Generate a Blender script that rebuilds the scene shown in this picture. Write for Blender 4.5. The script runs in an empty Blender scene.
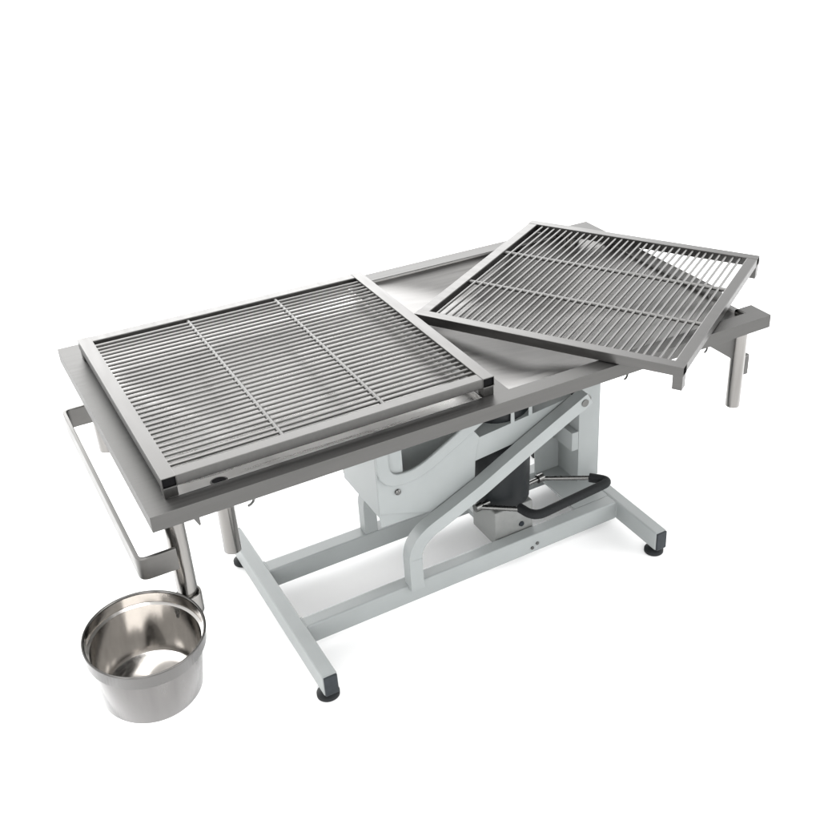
import bpy, bmesh, math, random
from mathutils import Vector, Matrix
random.seed(4)
SC = bpy.context.scene
COL = SC.collection
R = math.radians

# ------------------------------------------------------------------ camera
F, CX, CY = 1036.713, 521.646, 385.630           # focal length and principal point in the 820 px photograph
AZ, PITCH, ROLL = 0.567248, 0.515616, -0.0066
cam = bpy.data.cameras.new("camera")
co = bpy.data.objects.new("camera", cam)
COL.objects.link(co)
fw = Vector((math.sin(AZ)*math.cos(PITCH), math.cos(AZ)*math.cos(PITCH), -math.sin(PITCH)))
rt = Vector((math.cos(AZ), -math.sin(AZ), 0)); up = rt.cross(fw)
r2 = math.cos(ROLL)*rt + math.sin(ROLL)*up
u2 = -math.sin(ROLL)*rt + math.cos(ROLL)*up
mw = Matrix((r2, u2, -fw)).transposed().to_4x4()
mw.translation = Vector((-0.20684, -1.38321, 1.54033))
co.matrix_world = mw
cam.sensor_width = 36; cam.sensor_fit = 'HORIZONTAL'
cam.lens = F/820*36
cam.shift_x = (410-CX)/820
cam.shift_y = (CY-410)/820
cam.clip_start = 0.05; cam.clip_end = 500
SC.camera = co

# ------------------------------------------------------------------ light
SC.view_settings.view_transform = 'Standard'
SC.view_settings.look = 'None'
SC.view_settings.exposure = 0.0
SC.view_settings.gamma = 1.0

world = bpy.data.worlds.new("World"); SC.world = world
world.use_nodes = True
wn = world.node_tree.nodes; wl = world.node_tree.links; wn.clear()
w_out = wn.new("ShaderNodeOutputWorld"); w_bg = wn.new("ShaderNodeBackground")
def wnode(kind, **k):
    n = wn.new(kind)
    for a, v in k.items(): setattr(n, a, v)
    return n
def wramp(stops, interp='LINEAR'):
    r = wn.new("ShaderNodeValToRGB"); r.color_ramp.interpolation = interp
    e = r.color_ramp.elements
    e[0].position, e[0].color = stops[0][0], (*[stops[0][1]]*3, 1)
    e[1].position, e[1].color = stops[-1][0], (*[stops[-1][1]]*3, 1)
    for p, v in stops[1:-1]:
        x = e.new(p); x.color = (*[v]*3, 1)
    return r
# the hall round the set: pale walls and ceiling, with made-up window bands added for the steel's reflections
w_tc = wnode("ShaderNodeTexCoord"); w_sep = wnode("ShaderNodeSeparateXYZ")
wl.new(w_tc.outputs["Generated"], w_sep.inputs[0])
w_az = wnode("ShaderNodeMath", operation='ARCTAN2')      # 0 along +y, growing towards +x
wl.new(w_sep.outputs["X"], w_az.inputs[0]); wl.new(w_sep.outputs["Y"], w_az.inputs[1])
w_fr = wnode("ShaderNodeMapRange")
w_fr.inputs["From Min"].default_value = -math.pi; w_fr.inputs["From Max"].default_value = math.pi
wl.new(w_az.outputs[0], w_fr.inputs["Value"])
def deg(d): return (d+180)/360
ADDED_WIN = [(-172, 0), (-165, .75), (-150, .75), (-146, 0), (-138, 0), (-134, .75), (-118, .75), (-112, 0), (-84, 0), (-78, .32), (-58, .32), (-53, 0), (-47, 0), (-42, .35),
       (-24, .35), (-16, .8), (26, .8), (36, .4), (44, 0), (62, 0), (70, .5), (84, .5), (90, 0), (118, 0), (126, .75), (146, .75), (152, 0), (172, 0)]
w_added_win = wramp([(deg(a), v) for a, v in ADDED_WIN])
wl.new(w_fr.outputs[0], w_added_win.inputs["Fac"])
w_band = wramp([(0.0, 0), (.10, .3), (.19, 1), (.50, 1), (.60, 0), (1, 0)]); wl.new(w_sep.outputs["Z"], w_band.inputs["Fac"])
w_base = wramp([(0.0, 1.0), (.3, .9), (.6, .62), (1, .60)]); wl.new(w_sep.outputs["Z"], w_base.inputs["Fac"])
w_mul = wnode("ShaderNodeMath", operation='MULTIPLY'); wl.new(w_added_win.outputs["Color"], w_mul.inputs[0]); wl.new(w_band.outputs["Color"], w_mul.inputs[1])
w_k = wnode("ShaderNodeMath", operation='MULTIPLY_ADD'); wl.new(w_mul.outputs[0], w_k.inputs[0]); w_k.inputs[1].default_value = 3.6
wl.new(w_base.outputs["Color"], w_k.inputs[2])
w_bg.inputs["Color"].default_value = (1, 1, 1, 1)
w_st = wnode("ShaderNodeMath", operation='MULTIPLY'); w_st.inputs[1].default_value = 2.12
wl.new(w_k.outputs[0], w_st.inputs[0]); wl.new(w_st.outputs[0], w_bg.inputs["Strength"])
wl.new(w_bg.outputs[0], w_out.inputs[0])

def softbox(name, loc, target, sx, sy, radiance):
    l = bpy.data.lights.new(name, 'AREA'); l.shape = 'RECTANGLE'; l.size = sx; l.size_y = sy
    l.energy = radiance*math.pi*sx*sy
    o = bpy.data.objects.new(name, l); COL.objects.link(o)
    o.location = loc
    o.rotation_euler = (Vector(target)-Vector(loc)).to_track_quat('-Z', 'Y').to_euler()
    return o
softbox("softbox_overhead", (0.1, 0.1, 3.6), (0.4, .3, .5), 3.0, 2.0, 5.4)

# ------------------------------------------------------------------ materials
def mat(name, base, metallic=0.0, rough=0.5, var=0.0, scale=(30, 30, 30), rvar=0.0, bump=0.0, spec=0.5, aniso=0.0):
    m = bpy.data.materials.new(name); m.use_nodes = True
    n = m.node_tree.nodes; l = m.node_tree.links
    b = n["Principled BSDF"]
    b.inputs["Base Color"].default_value = (*base, 1)
    b.inputs["Metallic"].default_value = metallic
    b.inputs["Roughness"].default_value = rough
    b.inputs["Specular IOR Level"].default_value = spec
    if aniso: b.inputs["Anisotropic"].default_value = aniso
    if var or rvar or bump:
        tc = n.new("ShaderNodeTexCoord"); mp = n.new("ShaderNodeMapping")
        mp.inputs["Scale"].default_value = scale
        l.new(tc.outputs["Object"], mp.inputs[0])
        nz = n.new("ShaderNodeTexNoise"); nz.inputs["Scale"].default_value = 1.0
        nz.inputs["Detail"].default_value = 6; nz.inputs["Roughness"].default_value = .6
        l.new(mp.outputs[0], nz.inputs["Vector"])
        if var:
            cr = n.new("ShaderNodeValToRGB")
            cr.color_ramp.elements[0].position = .3; cr.color_ramp.elements[1].position = .7
            cr.color_ramp.elements[0].color = (*[c*(1-var) for c in base], 1)
            cr.color_ramp.elements[1].color = (*[min(1, c*(1+var)) for c in base], 1)
            l.new(nz.outputs["Fac"], cr.inputs[0]); l.new(cr.outputs[0], b.inputs["Base Color"])
        if rvar:
            mr = n.new("ShaderNodeMapRange")
            mr.inputs["From Min"].default_value = .3; mr.inputs["From Max"].default_value = .7
            mr.inputs["To Min"].default_value = max(.02, rough-rvar); mr.inputs["To Max"].default_value = rough+rvar
            l.new(nz.outputs["Fac"], mr.inputs["Value"]); l.new(mr.outputs[0], b.inputs["Roughness"])
        if bump:
            bp = n.new("ShaderNodeBump"); bp.inputs["Strength"].default_value = bump; bp.inputs["Distance"].default_value = .002
            l.new(nz.outputs["Fac"], bp.inputs["Height"]); l.new(bp.outputs[0], b.inputs["Normal"])
    return m

STEEL = (.098, .0968, .094)
M_sheet = mat("brushed_steel_sheet", STEEL, 1, .46, .10, (3, 260, 40), .05)
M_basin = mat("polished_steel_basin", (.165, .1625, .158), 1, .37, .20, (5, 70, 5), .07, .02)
M_basin_lifted = mat("basin_steel_lightened", (.50, .493, .482), 1, .30, .06, (5, 70, 5), .06, .02)  # left basin's steel lightened to offset the shade under the grate's rods
M_tube = mat("satin_steel_tube", (.098, .0965, .094), 1, .34, .07, (90, 12, 90), .05)
M_rod = mat("drawn_steel_rod", (.113, .1115, .1085), 1, .32, .12, (6, 90, 90), .06)
M_cross = mat("bright_cross_rod", (.098, .0968, .0945), 1, .36, .08, (60, 60, 60), .04)
M_handle = mat("satin_flat_bar", (.125, .1225, .118), 1, .34, .08, (20, 20, 60), .05)
M_leg = mat("polished_steel_pipe", (.225, .218, .209), 1, .19, .16, (70, 70, 4), .06, .02)
M_bowl_lifted = mat("polished_bowl_lightened", (.54, .524, .505), 1, .13, .08, (30, 30, 5), .05, .03)  # inside of the bucket lightened to offset its dim inner reflections
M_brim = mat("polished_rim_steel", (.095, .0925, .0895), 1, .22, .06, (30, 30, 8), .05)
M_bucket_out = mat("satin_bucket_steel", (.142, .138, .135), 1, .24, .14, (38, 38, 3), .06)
M_paint = mat("grey_enamel", (.208, .222, .221), 0, .38, .05, (9, 9, 9), .06, .015, .45)
M_rubber = mat("black_rubber", (.006, .0075, .0085), 0, .6, .3, (60, 60, 60), .08, .1, .25)
M_foam = mat("black_foam_grip", (.005, .006, .0066), 0, .75, .3, (300, 300, 300), .1, .35, .25)
M_plastic = mat("dark_plastic_cap", (.012, .0155, .019), 0, .45, .2, (80, 80, 80), spec=.25)
M_cyl = mat("black_cylinder_paint", (.005, .0065, .0075), 0, .45, .2, (30, 30, 30), .08, 0, .25)
M_zinc = mat("zinc_plated_rod", (.115, .115, .112), 1, .28, .12, (60, 60, 60), .08)
M_cast = mat("cast_aluminium_block", (.18, .185, .18), .3, .46, .10, (45, 45, 45), .08, .08)
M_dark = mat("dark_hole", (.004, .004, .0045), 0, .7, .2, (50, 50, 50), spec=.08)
M_floor = mat("white_floor", (.93, .93, .93), 0, .6, .01, (2, 2, 2), spec=.2)

# ------------------------------------------------------------------ mesh helpers
class MB:
    def __init__(self): self.bm = bmesh.new()
    def prism(self, poly, y0, y1, axis='y'):
        """extrude a closed polygon of (a, b) pairs between two values of an axis"""
        def P(a, b, t):
            return {'y': (a, t, b), 'x': (t, a, b), 'z': (a, b, t)}[axis]
        v0 = [self.bm.verts.new(P(a, b, y0)) for a, b in poly]
        v1 = [self.bm.verts.new(P(a, b, y1)) for a, b in poly]
        n = len(poly)
        self.bm.faces.new(v0); self.bm.faces.new(v1[::-1])
        for i in range(n): self.bm.faces.new((v0[i], v1[i], v1[(i+1) % n], v0[(i+1) % n]))
        return self
    def box(self, x0, x1, y0, y1, z0, z1):
        return self.prism([(x0, y0), (x1, y0), (x1, y1), (x0, y1)], z0, z1, 'z')
    def sweep(self, path, section, upv=(0, 0, 1), caps=True):
        """sweep a 2-D section (side, up) along a path of points with mitred joints"""
        path = [Vector(p) for p in path]; n = len(path); rings = []
        for i, p in enumerate(path):
            a = (path[i]-path[i-1]).normalized() if i else None
            b = (path[i+1]-path[i]).normalized() if i < n-1 else None
            t = (a+b).normalized() if a is not None and b is not None else (a if b is None else b)
            k = 1/max(.5, t.dot(b if b is not None else a))
            s = t.cross(Vector(upv)).normalized(); u = s.cross(t)
            # widen the section in the plane of the bend
            bend = None
            if a is not None and b is not None and (b-a).length > 1e-5: bend = (b-a).normalized()
            ring = []
            for x, y in section:
                v = s*x+u*y
                if bend is not None: v = v+bend*(v.dot(bend))*(k-1)
                ring.append(self.bm.verts.new(p+v))
            rings.append(ring)
        m = len(section)
        for r0, r1 in zip(rings, rings[1:]):
            for j in range(m): self.bm.faces.new((r0[j], r0[(j+1) % m], r1[(j+1) % m], r1[j]))
        if caps:
            self.bm.faces.new(rings[0][::-1]); self.bm.faces.new(rings[-1])
        return self
    def tube(self, path, r, seg=14, upv=(0, 0, 1)):
        return self.sweep(path, [(r*math.cos(2*math.pi*i/seg), r*math.sin(2*math.pi*i/seg)) for i in range(seg)], upv)
    def lathe(self, prof, c=(0, 0, 0), n=(0, 0, 1), seg=48, close=True):
        """profile of (radius, height) turned about the axis n through c"""
        q = Vector((0, 0, 1)).rotation_difference(Vector(n).normalized()); c = Vector(c); rings = []
        for r, h in prof:
            if r < 1e-6: rings.append([self.bm.verts.new(c+q@Vector((0, 0, h)))])
            else: rings.append([self.bm.verts.new(c+q@Vector((r*math.cos(2*math.pi*i/seg), r*math.sin(2*math.pi*i/seg), h))) for i in range(seg)])
        for a, b in zip(rings, rings[1:]):
            for j in range(seg):
                k = (j+1) % seg
                if len(a) == 1 and len(b) == 1: continue
                if len(a) == 1: self.bm.faces.new((a[0], b[k], b[j]))
                elif len(b) == 1: self.bm.faces.new((a[j], a[k], b[0]))
                else: self.bm.faces.new((a[j], a[k], b[k], b[j]))
        return self
    def build(self, name, m, parent=None, bevel=0.0, smooth=False, seg=2, angle=35):
        bmesh.ops.recalc_face_normals(self.bm, faces=self.bm.faces)
        me = bpy.data.meshes.new(name); self.bm.to_mesh(me); self.bm.free()
        me.materials.append(m)
        o = bpy.data.objects.new(name, me); COL.objects.link(o)
        if parent is not None: o.parent = parent
        if bevel:
            b = o.modifiers.new("bevel", 'BEVEL'); b.width = bevel; b.segments = seg; b.limit_method = 'ANGLE'; b.angle_limit = R(40)
        if smooth:
            for p in me.polygons: p.use_smooth = True
            me.set_sharp_from_angle(angle=R(angle))
        return o

def rect(w, h): return [(-w/2, -h/2), (w/2, -h/2), (w/2, h/2), (-w/2, h/2)]
def thing(name, label, cat, loc=(0, 0, 0), rotz=0, group=None):
    o = bpy.data.objects.new(name, None); COL.objects.link(o); o.location = loc; o.rotation_euler = (0, 0, rotz)
    o.empty_display_size = .05
    o['label'] = label; o['category'] = cat
    if group: o['group'] = group
    return o
def copy_part(src, parent, loc=None, rot=None):
    c = src.copy(); COL.objects.link(c); c.parent = parent
    if loc is not None: c.location = loc
    if rot is not None: c.rotation_euler = rot
    return c
def arc(p0, corner, p1, r, n=8):
    """points of a rounded corner between p0-corner-p1"""
    p0, c, p1 = Vector(p0), Vector(corner), Vector(p1)
    a = (p0-c).normalized(); b = (p1-c).normalized()
    A, B = c+a*r, c+b*r
    return [tuple((1-t)**2*A+2*t*(1-t)*c+t*t*B) for t in [i/n for i in range(n+1)]]

# ------------------------------------------------------------------ the setting
fl = MB(); fl.box(-40, 40, -40, 60, -.05, 0)
floor = fl.build("floor", M_floor); floor['kind'] = 'structure'

# ------------------------------------------------------------------ the table
ZT = .588; L = 1.30; W = .667; SK = .0285
table = thing("treatment_table", "hydraulic steel treatment table with sunken tray top on a pale grey lifting frame", "table", (.65, .333, 0))
TI = Matrix.Translation((-.65, -.333, 0))
class TB(MB):
    """mesh of a table part, drawn in the place's coordinates"""
    def build(self, name, m, parent=None, **k):
        top = parent is None
        if top:
            bmesh.ops.transform(self.bm, matrix=TI, verts=self.bm.verts)
            parent = table
        else:
            bmesh.ops.transform(self.bm, matrix=TI, verts=self.bm.verts)
        return super().build(name, m, parent, **k)

# tray rim: a flat flange turned down into a skirt, with a dip in its right-hand end
IN = [(.038, .612), (.668, 1.262)]        # x ranges of the two sunken halves
YI0, YI1 = .036, .628
t = TB(); bm = t.bm
def quad(*p): bm.faces.new([bm.verts.new(q) for q in p])
NY0, NY1, NZ = .060, .150, ZT-.0240       # dip in the right rim
# top flange pieces
def flat(x0, x1, y0, y1, z=ZT): quad((x0, y0, z), (x1, y0, z), (x1, y1, z), (x0, y1, z))
xs = [0, IN[0][0], IN[0][1], IN[1][0], IN[1][1], L]
for x0, x1 in zip(xs, xs[1:]):
    if x1 == L:
        for ya, yb in ((0, YI0), (YI0, NY0), (NY1, YI1), (YI1, W)): flat(x0, x1, ya, yb)
        quad((x0, NY0, ZT-.0108), (x1, NY0, NZ), (x1, NY1, NZ), (x0, NY1, ZT-.0108))
        for yy in (NY0, NY1): quad((x0, yy, ZT), (x1, yy, ZT), (x1, yy, NZ), (x0, yy, ZT-.0108))
        continue
    flat(x0, x1, 0, YI0); flat(x0, x1, YI1, W)
    if (x0, x1) not in IN: flat(x0, x1, YI0, YI1)          # end rim and bridge
# skirt
edges = [((x0, yy), (x1, yy)) for yy in (0, W) for x0, x1 in zip(xs, xs[1:])]
edges += [((0, ya), (0, yb)) for ya, yb in ((0, YI0), (YI0, YI1), (YI1, W))]
edges += [((L, ya), (L, yb)) for ya, yb in ((0, YI0), (YI0, NY0), (NY1, YI1), (YI1, W))]
for a, b in edges: quad((*a, ZT), (*b, ZT), (*b, ZT-SK), (*a, ZT-SK))
quad((L, NY0, NZ), (L, NY1, NZ), (L, NY1, ZT-SK), (L, NY0, ZT-SK))
bmesh.ops.remove_doubles(bm, verts=bm.verts, dist=1e-5)
tray = t.build("tray_rim", M_sheet)
sm = tray.modifiers.new("sheet", 'SOLIDIFY'); sm.thickness = .0016; sm.offset = -1
bv = tray.modifiers.new("bevel", 'BEVEL'); bv.width = .0018; bv.segments = 2; bv.limit_method = 'ANGLE'; bv.angle_limit = R(40)

def basin(x0, x1, dx, dy, depth, rd, finish, spout=False):
    """sunken half whose four slopes run softly into each other and fall to a drain"""
    t = TB(); bm = t.bm; lip = ZT-.010
    def smin(a, b, k=.16):
        h = max(k-abs(a-b), 0)/k
        return min(a, b)-h*h*k*.25
    def height(x, y):
        rx = (x-x0)/(dx-x0) if x < dx else (x1-x)/(x1-dx)
        ry = (y-YI0)/(dy-YI0) if y < dy else (YI1-y)/(YI1-dy)
        return lip-(depth-.010)*max(0, smin(smin(rx, ry), .98, .10))
    nx, ny = 72, 72
    def axis(a, b, n): return [a+(b-a)*i/n for i in range(n+1)]
    X, Y = axis(x0, x1, nx), sorted(set(axis(YI0, YI1, ny)+([NY0, NY1] if spout else [])))
    g = [[bm.verts.new((x, y, height(x, y))) for y in Y] for x in X]
    for i in range(nx):
        for j in range(len(Y)-1): bm.faces.new((g[i][j], g[i+1][j], g[i+1][j+1], g[i][j+1]))
    zt = ZT-.0008
    def wall(ring):
        top = [bm.verts.new((v.co.x, v.co.y, zt)) for v in ring]
        for k in range(len(ring)-1): bm.faces.new((ring[k], ring[k+1], top[k+1], top[k]))
    wall([r[0] for r in g]); wall([r[-1] for r in g]); wall(g[0])
    if spout:                                 # the right-hand wall stops either side of the spout
        wall([v for v, y in zip(g[-1], Y) if y <= NY0+1e-6]); wall([v for v, y in zip(g[-1], Y) if y >= NY1-1e-6])
    else: wall(g[-1])
    o = t.build("basin", finish, smooth=True, angle=40)
    s = o.modifiers.new("sheet", 'SOLIDIFY'); s.thickness = .0014; s.offset = -1
    return o
b_left = basin(*IN[0], .1846, .30, .055, .017, M_basin_lifted)
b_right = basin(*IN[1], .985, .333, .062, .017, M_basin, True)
t = TB(); t.lathe([(0, -.003), (.012, -.003), (.0155, -.0022), (.0172, .0006)], (.985, .333, ZT-.0602), seg=40); t.build("drain_cup", M_basin, b_right, smooth=True)
# overflow hole by the front left corner of the basin
zs = ZT-.010-.045*(.057-YI0)/(.30-YI0)+.0016
nrm = Vector((0, .045/.264, 1)).normalized()
MB_ = TB(); MB_.lathe([(.0115, -.004), (.0115, .0012), (.0140, .0012), (.0148, .0004)], (.1255, .0575, zs), nrm, 32); o = MB_.build("hole_ring", M_zinc, b_left, smooth=True)
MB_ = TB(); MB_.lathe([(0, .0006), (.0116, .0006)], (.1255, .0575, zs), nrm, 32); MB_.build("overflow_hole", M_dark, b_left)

# drain pipe below the left half
def pipe(name, x, y, z0, z1, r, m=M_leg, parent=None):
    t = TB(); t.lathe([(r-.002, 0.02), (r-.002, 0), (r-.0005, -.0008), (r, 0), (r, z1-z0)], (x, y, z0), seg=40)
    return t.build(name, m, parent, smooth=True)
drain = pipe("drain_pipe", .1846, .30, .249, ZT-.059, .0172)
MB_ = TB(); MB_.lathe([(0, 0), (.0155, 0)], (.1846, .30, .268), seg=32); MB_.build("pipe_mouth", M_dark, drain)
t = TB(); t.lathe([(0, -.003), (.012, -.003), (.0155, -.0022), (.0172, .0006)], (.1846, .30, ZT-.0532), seg=40); t.build("drain_cup", M_basin_lifted, b_left, smooth=True)

# four stub legs under the corners
leg_spots = [(.0435, .063, .343), (.040, .600, .374), (1.266, .050, .355), (1.210, .600, .372)]
for i, (x, y, z0) in enumerate(leg_spots):
    lg = pipe("stub_leg", x, y, z0, ZT-.004, .0165)
    t = TB(); t.lathe([(0, 0), (.0146, 0)], (x, y, z0+.012), seg=32); t.build("leg_plug", M_plastic if i else M_dark, lg)
    # mounting collar below the tray
    t = TB(); t.lathe([(.0165, 0), (.021, 0), (.021, .012), (.0165, .012)], (x, y, ZT-SK-.004), seg=32); t.build("leg_collar", M_tube, lg, smooth=True)
    if i == 0: leg_fl = lg
# clamp socket at the foot of the near left leg
t = TB(); t.lathe([(.0170, .042), (.0200, .042), (.0208, .040), (.0208, .003), (.0195, 0), (.0, 0)], (.0440, .063, .334), seg=40)
sock = t.build("clamp_socket", M_leg, leg_fl, smooth=True)
# hanger that reaches from the socket to the bucket
t = TB(); t.sweep([(.034, .055, .3550), (.022, .044, .3550), (.0205, .0425, .3550)], rect(.018, .022)); t.build("bucket_hanger", M_zinc, leg_fl, bevel=.0005)
# cross beams that carry the legs, under both ends
for x0, x1 in ((1.240, 1.285), (.022, .060)):
    t = TB(); t.box(x0, x1, .085, .585, ZT-SK-.030, ZT-SK+.004); t.build("cross_beam", M_sheet, bevel=.002)
# gusset by the right front leg
t = TB(); t.prism([(1.130, .562), (1.262, .562), (1.262, .470), (1.245, .478)], .047, .051); t.build("leg_gusset", M_sheet, bevel=.0006)
# accessory clamp on the right front leg
t = TB(); t.box(1.280, 1.306, .052, .072, .420, .470); cl = t.build("rail_clamp", M_tube, bevel=.003)

# handle: a flat bar bent round the left end
path = [(.034, .037, .472)] + arc((.034, .037, .472), (-.025, .037, .472), (-.025, .5885, .472), .014) + \
       arc((-.025, .037, .472), (-.025, .5885, .472), (.034, .5885, .472), .014) + [(.034, .5885, .472)]
t = TB(); t.sweep(path, rect(.007, .042)); t.build("end_handle", M_handle, bevel=.0014, smooth=True)

# little hooks under the front edge
def hook(x, y=.012):
    t = TB()
    t.tube([(x, y, ZT-.004), (x, y, .558), (x-.001, y-.001, .553), (x-.004, y-.003, .5495), (x-.009, y-.006, .548), (x-.014, y-.008, .548)], .0021, 10, (0, 1, 0))
    t.build("hook", M_zinc, smooth=True)
hook(.166); hook(.930); hook(1.137)
t = TB(); t.prism([(.061, .562), (.075, .562), (.076, .536), (.0735, .534)], .014, .017); t.build("latch_tab", M_tube, bevel=.0005)

# ------------------------------------------------------------------ painted base frame
T, B = .0702, .0206
def foot(x0, x1):
    t = TB(); t.box(x0, x1, .0545, .600, B, T)
    f = t.build("foot_bar", M_paint, bevel=.0035, seg=3)
    for y0, y1 in ((.0500, .0555), (.5990, .6045)):
        t = TB(); t.box(x0+.0012, x1-.0012, y0, y1, B+.0012, T-.0012); t.build("end_cap", M_plastic, f, bevel=.0022)
    for y in (.0765, .5640):
        xm = (x0+x1)/2
        t = TB(); t.lathe([(0, 0), (.0205, 0), (.0228, .002), (.0228, .008), (.0205, .0105), (.011, .014), (.009, .022), (0, .022)], (xm, y, 0), seg=40)
        t.build("levelling_foot", M_rubber, f, smooth=True)
    return f
foot(.2500, .2807); foot(1.0722, 1.1030)
rail_f = TB(); rail_f.box(.2800, 1.0729, .2040, .2372, B+.0004, T-.0004); rail_f = rail_f.build("base_rail", M_paint, bevel=.0035, seg=3)
rail_b = TB(); rail_b.box(.2800, 1.0729, .4140, .4520, B+.0004, T-.0004); rail_b.build("base_rail", M_paint, bevel=.0035, seg=3)
# weld beads where the rails meet the feet
def weld(points, r, parent):
    P = []
    for a, b in zip(points, points[1:]):
        n = max(2, int((Vector(b)-Vector(a)).length/.0025))
        P += [tuple(Vector(a).lerp(Vector(b), i/n)+Vector([random.uniform(-.0004, .0004) for _ in range(3)])) for i in range(n)]
    P.append(points[-1])
    t = TB(); t.tube(P, r, 8, (.31, .52, .79)); t.build("weld_seam", M_paint, parent, smooth=True, angle=80)
for ya, yb in ((.2040, .2372), (.4140, .4520)):
    for x in (.2809, 1.0720):
        weld([(x, ya, B+.004), (x, ya, T-.002), (x, yb, T-.0008)], .0019, rail_f)
weld([(.5135, .2070, T), (.5445, .2070, T)], .0020, rail_f)
# bolts on the front rail
for x, z in ((.8300, .036), (.8440, .044)):
    t = TB(); t.lathe([(.0045, 0), (.0045, .0025), (0, .0030)], (x, .2041, z), (0, -1, 0), 6); t.build("rail_bolt", M_zinc, rail_f)
# plate that ties the rails together under the column
t = TB(); t.box(.9735, 1.0725, .2372, .4140, T-.0060, T-.0014); t.build("base_plate", M_paint, bevel=.0008)
# column: folded channel open to the left
t = TB()
x0, x1, y0, y1 = 1.0445, 1.1062, .3265, .4139
poly = [(x0, y0), (x1, y0), (x1, y1), (x0, y1)]
t.prism(poly, T-.0012, .515, 'z')
colm = t.build("column", M_paint, bevel=.0012)
t = TB(); t.box(.9735, 1.0443, .4098, .4137, T-.0011, .480); t.build("column_flange", M_paint, colm, bevel=.001)
t = TB(); t.box(1.0250, 1.0443, .3268, .4096, .163, .214); t.build("column_brace", M_paint, colm, bevel=.001)
t = TB(); t.lathe([(.010, 0), (.010, .004), (.006, .006), (0, .006)], (1.0665, y0, .2985), (0, -1, 0), 20); t.build("column_bolt", M_zinc, colm, smooth=True)

# bent lifting arms, front and rear, of square tube
def lift_arm(y):
    pts = [(.5290, .062), (.5290, .142)]
    for i in range(9):
        u = i/8; a, c, b = Vector((.5290, .142)), Vector((.5315, .186)), Vector((.5800, .206))
        p = (1-u)**2*a+2*u*(1-u)*c+u*u*b; pts.append((p.x, p.y))
    pts += [(.6225, .2237), (.6974, .2570), (.7997, .3100), (.9038, .3610), (.9740, .3950)]
    t = TB(); t.sweep([(x, y, z) for x, z in pts], rect(.031, .031), (0, 1, 0))
    return t.build("lift_arm", M_paint, bevel=.004, smooth=True, seg=3, angle=40)
arm = lift_arm(.2060)
lift_arm(.4330)
t = TB(); t.tube([(.9600, .1885, .388), (.9600, .4520, .388)], .009, 20); t.build("pivot_shaft", M_zinc, smooth=True)
t = TB(); t.box(.945, 1.0445, .330, .336, .372, .404); t.build("pivot_bracket", M_paint, bevel=.001)

# carriage below the tray: folded shroud, its curved upper tube and the lifting beam
YF, YB = .2250, .4050
t = TB()
front = [(.4711, .262), (.4711, .5500), (.5300, .5500), (.5300, .346), (.566, .343), (.601, .352), (.647, .384), (.690, .4000), (.7120, .3680), (.7000, .3138), (.6960, .2400), (.5922, .2210)]
t.prism(front, YF, YF+.004); sh = t.build("shroud", M_paint, bevel=.0014)
t = TB(); t.box(.4711, .4751, YF+.0040, YB, .2505, .5500); t.build("shroud_side", M_paint, sh, bevel=.001)
t = TB(); t.prism(front, YB, YB+.004); t.build("shroud_back", M_paint, sh, bevel=.001)
t = TB(); t.prism([(.4716, .262), (.4750, .224), (.592, .219), (.6930, .268), (.6930, .300), (.56, .300)], YF+.006, YF+.010); t.build("shroud_lip", M_paint, sh, bevel=.001)
t = TB(); t.lathe([(.0065, 0), (.0065, .004), (.004, .006), (0, .006)], (.5140, YF, .304), (0, -1, 0), 18); t.build("shroud_bolt", M_zinc, sh, smooth=True)
t = TB(); t.lathe([(.004, 0), (.004, .002), (0, .003)], (.5190, YF, .4085), (0, -1, 0), 14); t.build("shroud_screw", M_zinc, sh, smooth=True)
hp = [(.4840, .5500), (.4840, .3720), (.4875, .3560), (.4960, .3440), (.5090, .3365), (.5284, .3340), (.5500, .3350), (.5677, .3395), (.5850, .3460), (.6010, .3540), (.6470, .3790), (.6958, .4070), (.7501, .4390), (.8600, .5050), (.8800, .5170)]
t = TB(); t.sweep([(x, .2215, z) for x, z in hp], rect(.028, .008), (0, 1, 0)); t.build("upper_tube", M_paint, bevel=.003, smooth=True, seg=4, angle=50)
# inner panel seen dark behind the curved tube
t = TB(); t.box(.5290, .7200, .300, .304, .2200, .5480); t.build("inner_panel", M_paint, bevel=.0006)
# lifting beam: inverted channel
t = TB()
def beam_z(x): return .3660+(x-.7053)*.103
for (ya, yb, d0, d1) in ((.2260, .2300, -.054, .0), (.3700, .3740, -.054, .0), (.2300, .3700, -.004, .0)):
    t2 = TB() if False else t
    xa, xb = .6990, .9660
    t.prism([(xa, beam_z(xa)+d0), (xb, beam_z(xb)+d0), (xb, beam_z(xb)+d1), (xa, beam_z(xa)+d1)], ya, yb)
bmesh.ops.remove_doubles(t.bm, verts=t.bm.verts, dist=1e-5)
beam = t.build("lift_beam", M_paint)
for x in (.7905, .8360):
    t = TB(); t.prism([(x, beam_z(x)-.001), (x+.010, beam_z(x)-.001), (x+.008, .44), (x+.002, .44)], .2262, .2290); t.build("beam_tab", M_paint, beam, bevel=.0006)
# block that joins beam and tray
t = TB(); t.box(.700, .900, .255, .365, .4080, .5180); t.build("beam_block", M_cyl, bevel=.003)

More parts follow.
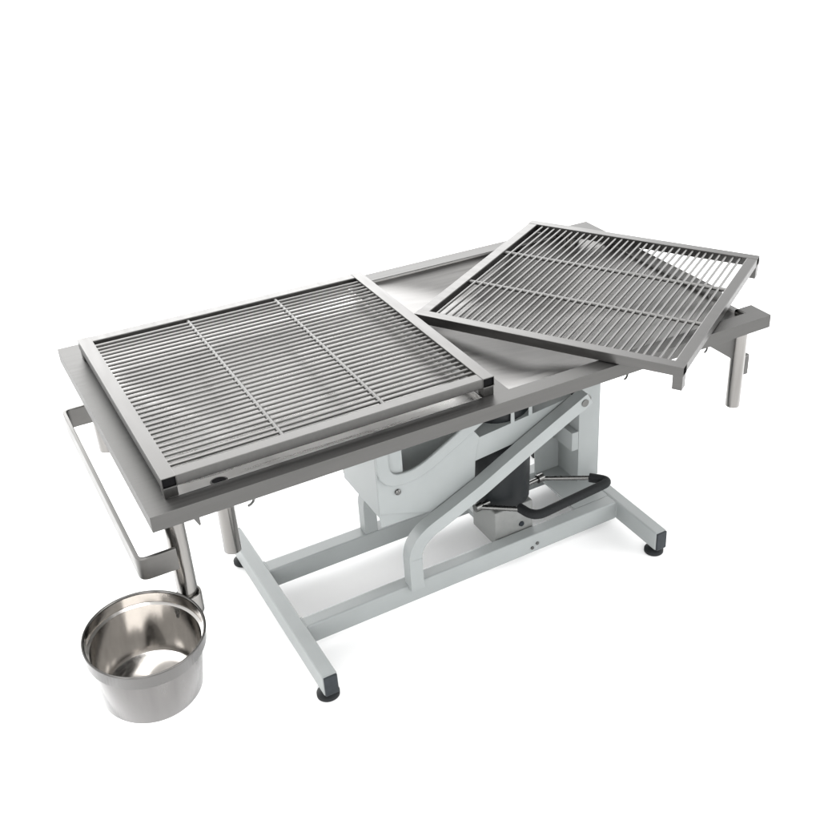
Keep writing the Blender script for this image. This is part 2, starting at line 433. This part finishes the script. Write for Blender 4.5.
# ------------------------------------------------------------------ hydraulic pump and foot pedal
t = TB(); t.box(.7540, .8561, .2400, .3430, .0470, .1400)
pump = t.build("pump_base", M_cast, bevel=.004, seg=3)
t = TB(); t.box(.765, .845, .3430, .4145, .0500, .0640); t.build("pump_bracket", M_paint, pump, bevel=.001)
t = TB(); t.box(.765, .845, .2368, .2402, .0480, .0640); t.build("pump_bracket", M_paint, pump, bevel=.001)
t = TB(); t.lathe([(.006, 0), (.006, .005), (0, .006)], (.7545, .305, .118), (-1, 0, 0), 6); t.build("pump_bolt", M_zinc, pump)
t = TB(); t.lathe([(.007, 0), (.006, .003), (0, .003)], (.8240, .2402, .0850), (0, -1, 0), 18); t.build("pump_valve", M_plastic, pump, smooth=True)
t = TB(); t.lathe([(0, 0), (.064, 0), (.0675, .003), (.0685, .02), (.0700, .10), (.0700, .262), (0, .262)], (.8060, .3030, .1405), seg=56)
t.build("hydraulic_cylinder", M_cyl, smooth=True)
t = TB(); t.lathe([(.013, 0), (.013, .022), (.009, .026), (0, .026)], (.8560, .336, .205), (.75, .66, 0), 20); t.build("release_knob", M_plastic, smooth=True)
# fork and foam grip of the pedal
ZP = .160
t = TB(); t.tube([(.715, .2600, ZP), (.905, .2790, ZP)], .0055, 14); ped = t.build("pedal_shaft", M_zinc, smooth=True)
t = TB(); t.tube([(.7224, .2606, ZP), (.8000, .2000, ZP)], .0058, 14); t.build("pedal_rod", M_zinc, ped, smooth=True)
t = TB(); t.tube([(.9016, .2780, ZP), (1.0000, .2165, ZP)], .0052, 14); t.build("pedal_rod", M_zinc, ped, smooth=True)
gp = [(.7990, .2080, ZP)] + arc((.7990, .2080, ZP), (.8080, .1600, ZP), (.960, .1720, ZP), .030, 8) + \
     arc((.808, .1600, ZP), (1.0340, .1790, ZP), (1.000, .2180, ZP), .028, 8) + [(.9990, .2180, ZP)]
t = TB(); t.tube(gp, .0108, 20); t.build("pedal_grip", M_foam, ped, smooth=True)
for p, d in (((.7224, .2606, ZP), -1), ((.9016, .2787, ZP), 1)):
    t = TB(); t.lathe([(0, -.008), (.010, -.008), (.010, .008), (0, .008)], p, (1, .09, 0), 18); t.build("pedal_hub", M_zinc, ped, smooth=True)

# ------------------------------------------------------------------ the two grates
TW, TH, FT = .024, .0200, .0180
def grate(name, label, loc, rotz, lx, ly, feet):
    g = thing(name, label, "grate", loc, rotz, "steel bar grates")
    # frame: two long open-ended tubes and two tubes butted between them
    def hollow(x0, x1, y0, y1, z0, z1, nm):
        m = MB(); bm = m.bm; w = .0016
        sec_o = [(x0, z0), (x1, z0), (x1, z1), (x0, z1)]; sec_i = [(x0+w, z0+w), (x1-w, z0+w), (x1-w, z1-w), (x0+w, z1-w)]
        rings = []
        for y, s in ((y0+.045, sec_i), (y0, sec_i), (y0, sec_o), (y1, sec_o), (y1, sec_i), (y1-.045, sec_i)):
            rings.append([bm.verts.new((a, y, b)) for a, b in s])
        for a, b in zip(rings, rings[1:]):
            for i in range(4): bm.faces.new((a[i], a[(i+1) % 4], b[(i+1) % 4], b[i]))
        o = m.build(nm, M_tube, g, bevel=.0012)
        for y, s in ((y0+.004, 1), (y1-.004, -1)):
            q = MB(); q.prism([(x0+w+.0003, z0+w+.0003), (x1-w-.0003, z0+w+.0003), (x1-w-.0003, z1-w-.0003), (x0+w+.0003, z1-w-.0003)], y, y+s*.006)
            q.build("tube_shade_fill", M_dark, o)  # near-black fill standing for the shade inside the open tube
        return o
    hollow(0, TW, 0, ly, 0, TH, "frame_tube")
    hollow(lx-TW, lx, 0, ly, 0, TH, "frame_tube")
    for y in (0.0006, ly-TW-.0006):
        m = MB(); m.box(TW-.0008, lx-TW+.0008, y, y+TW, .0004, TH-.0004); m.build("frame_rail", M_tube, g, bevel=.0014)
    # corner feet
    for i, j, ft in feet:
        x = (.001, lx-TW+.001)[i]; y = (.001, ly-TW+.001)[j]
        m = MB(); m.box(x, x+TW-.002, y, y+TW-.004, -ft, .0004); m.build("corner_foot", M_tube, g, bevel=.0012)
    # rods
    n = 32; y0, y1 = TW, ly-TW; first = None
    for i in range(n):
        y = y0+(y1-y0)*(i+1)/(n+1)
        if first is None:
            m = MB(); m.tube([(TW-.002, 0, 0), (lx-TW+.002, 0, 0)], .0029, 10); first = m.build("rod", M_rod, g, smooth=True); first.location = (0, y, TH-.0050)
        else:
            copy_part(first, g, (0, y+random.uniform(-.0005, .0005), TH-.0050+random.uniform(-.0003, .0003)), (0, random.uniform(-.0006, .0006), random.uniform(-.0008, .0008)))
    for k in (1, 2):
        x = TW+(lx-2*TW)*k/3
        m = MB(); m.tube([(x, TW-.002, TH-.0063), (x, ly-TW+.002, TH-.0072)], .0045, 10); m.build("cross_rod", M_cross, g, smooth=True)
    return g
grate("bar_grate", "steel bar grate standing square on the left half of the tray", (.0330, .0345, ZT+FT), 0, .6045, .5730, [(0, 0, FT), (0, 1, FT), (1, 0, FT), (1, 1, FT)])
grate("bar_grate", "steel bar grate turned askew and overhanging the right end of the tray", (.9641, -.1104, ZT+.0022), .5685, .6006, .5815, [(0, 0, .030), (1, 0, .030), (1, 1, .030)])

# ------------------------------------------------------------------ the bucket
bk = thing("steel_bucket", "round polished steel bucket with rolled rim hanging by the leg at the table's left end", "bucket")
nb = Vector((.035, -.097, .995)).normalized()
cb = Vector((-.0472, -.0100, .3880)); HB = .1270; RB = .0797; RR = .0932
bk.location = cb-nb*HB
bk.rotation_mode = 'QUATERNION'; bk.rotation_quaternion = Vector((0, 0, 1)).rotation_difference(nb)
RT = .0866
m = MB()
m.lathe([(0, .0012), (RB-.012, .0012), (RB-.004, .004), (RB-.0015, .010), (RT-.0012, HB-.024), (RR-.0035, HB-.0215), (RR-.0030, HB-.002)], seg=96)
inner = m.build("inner_bowl", M_bowl_lifted, bk, smooth=True)
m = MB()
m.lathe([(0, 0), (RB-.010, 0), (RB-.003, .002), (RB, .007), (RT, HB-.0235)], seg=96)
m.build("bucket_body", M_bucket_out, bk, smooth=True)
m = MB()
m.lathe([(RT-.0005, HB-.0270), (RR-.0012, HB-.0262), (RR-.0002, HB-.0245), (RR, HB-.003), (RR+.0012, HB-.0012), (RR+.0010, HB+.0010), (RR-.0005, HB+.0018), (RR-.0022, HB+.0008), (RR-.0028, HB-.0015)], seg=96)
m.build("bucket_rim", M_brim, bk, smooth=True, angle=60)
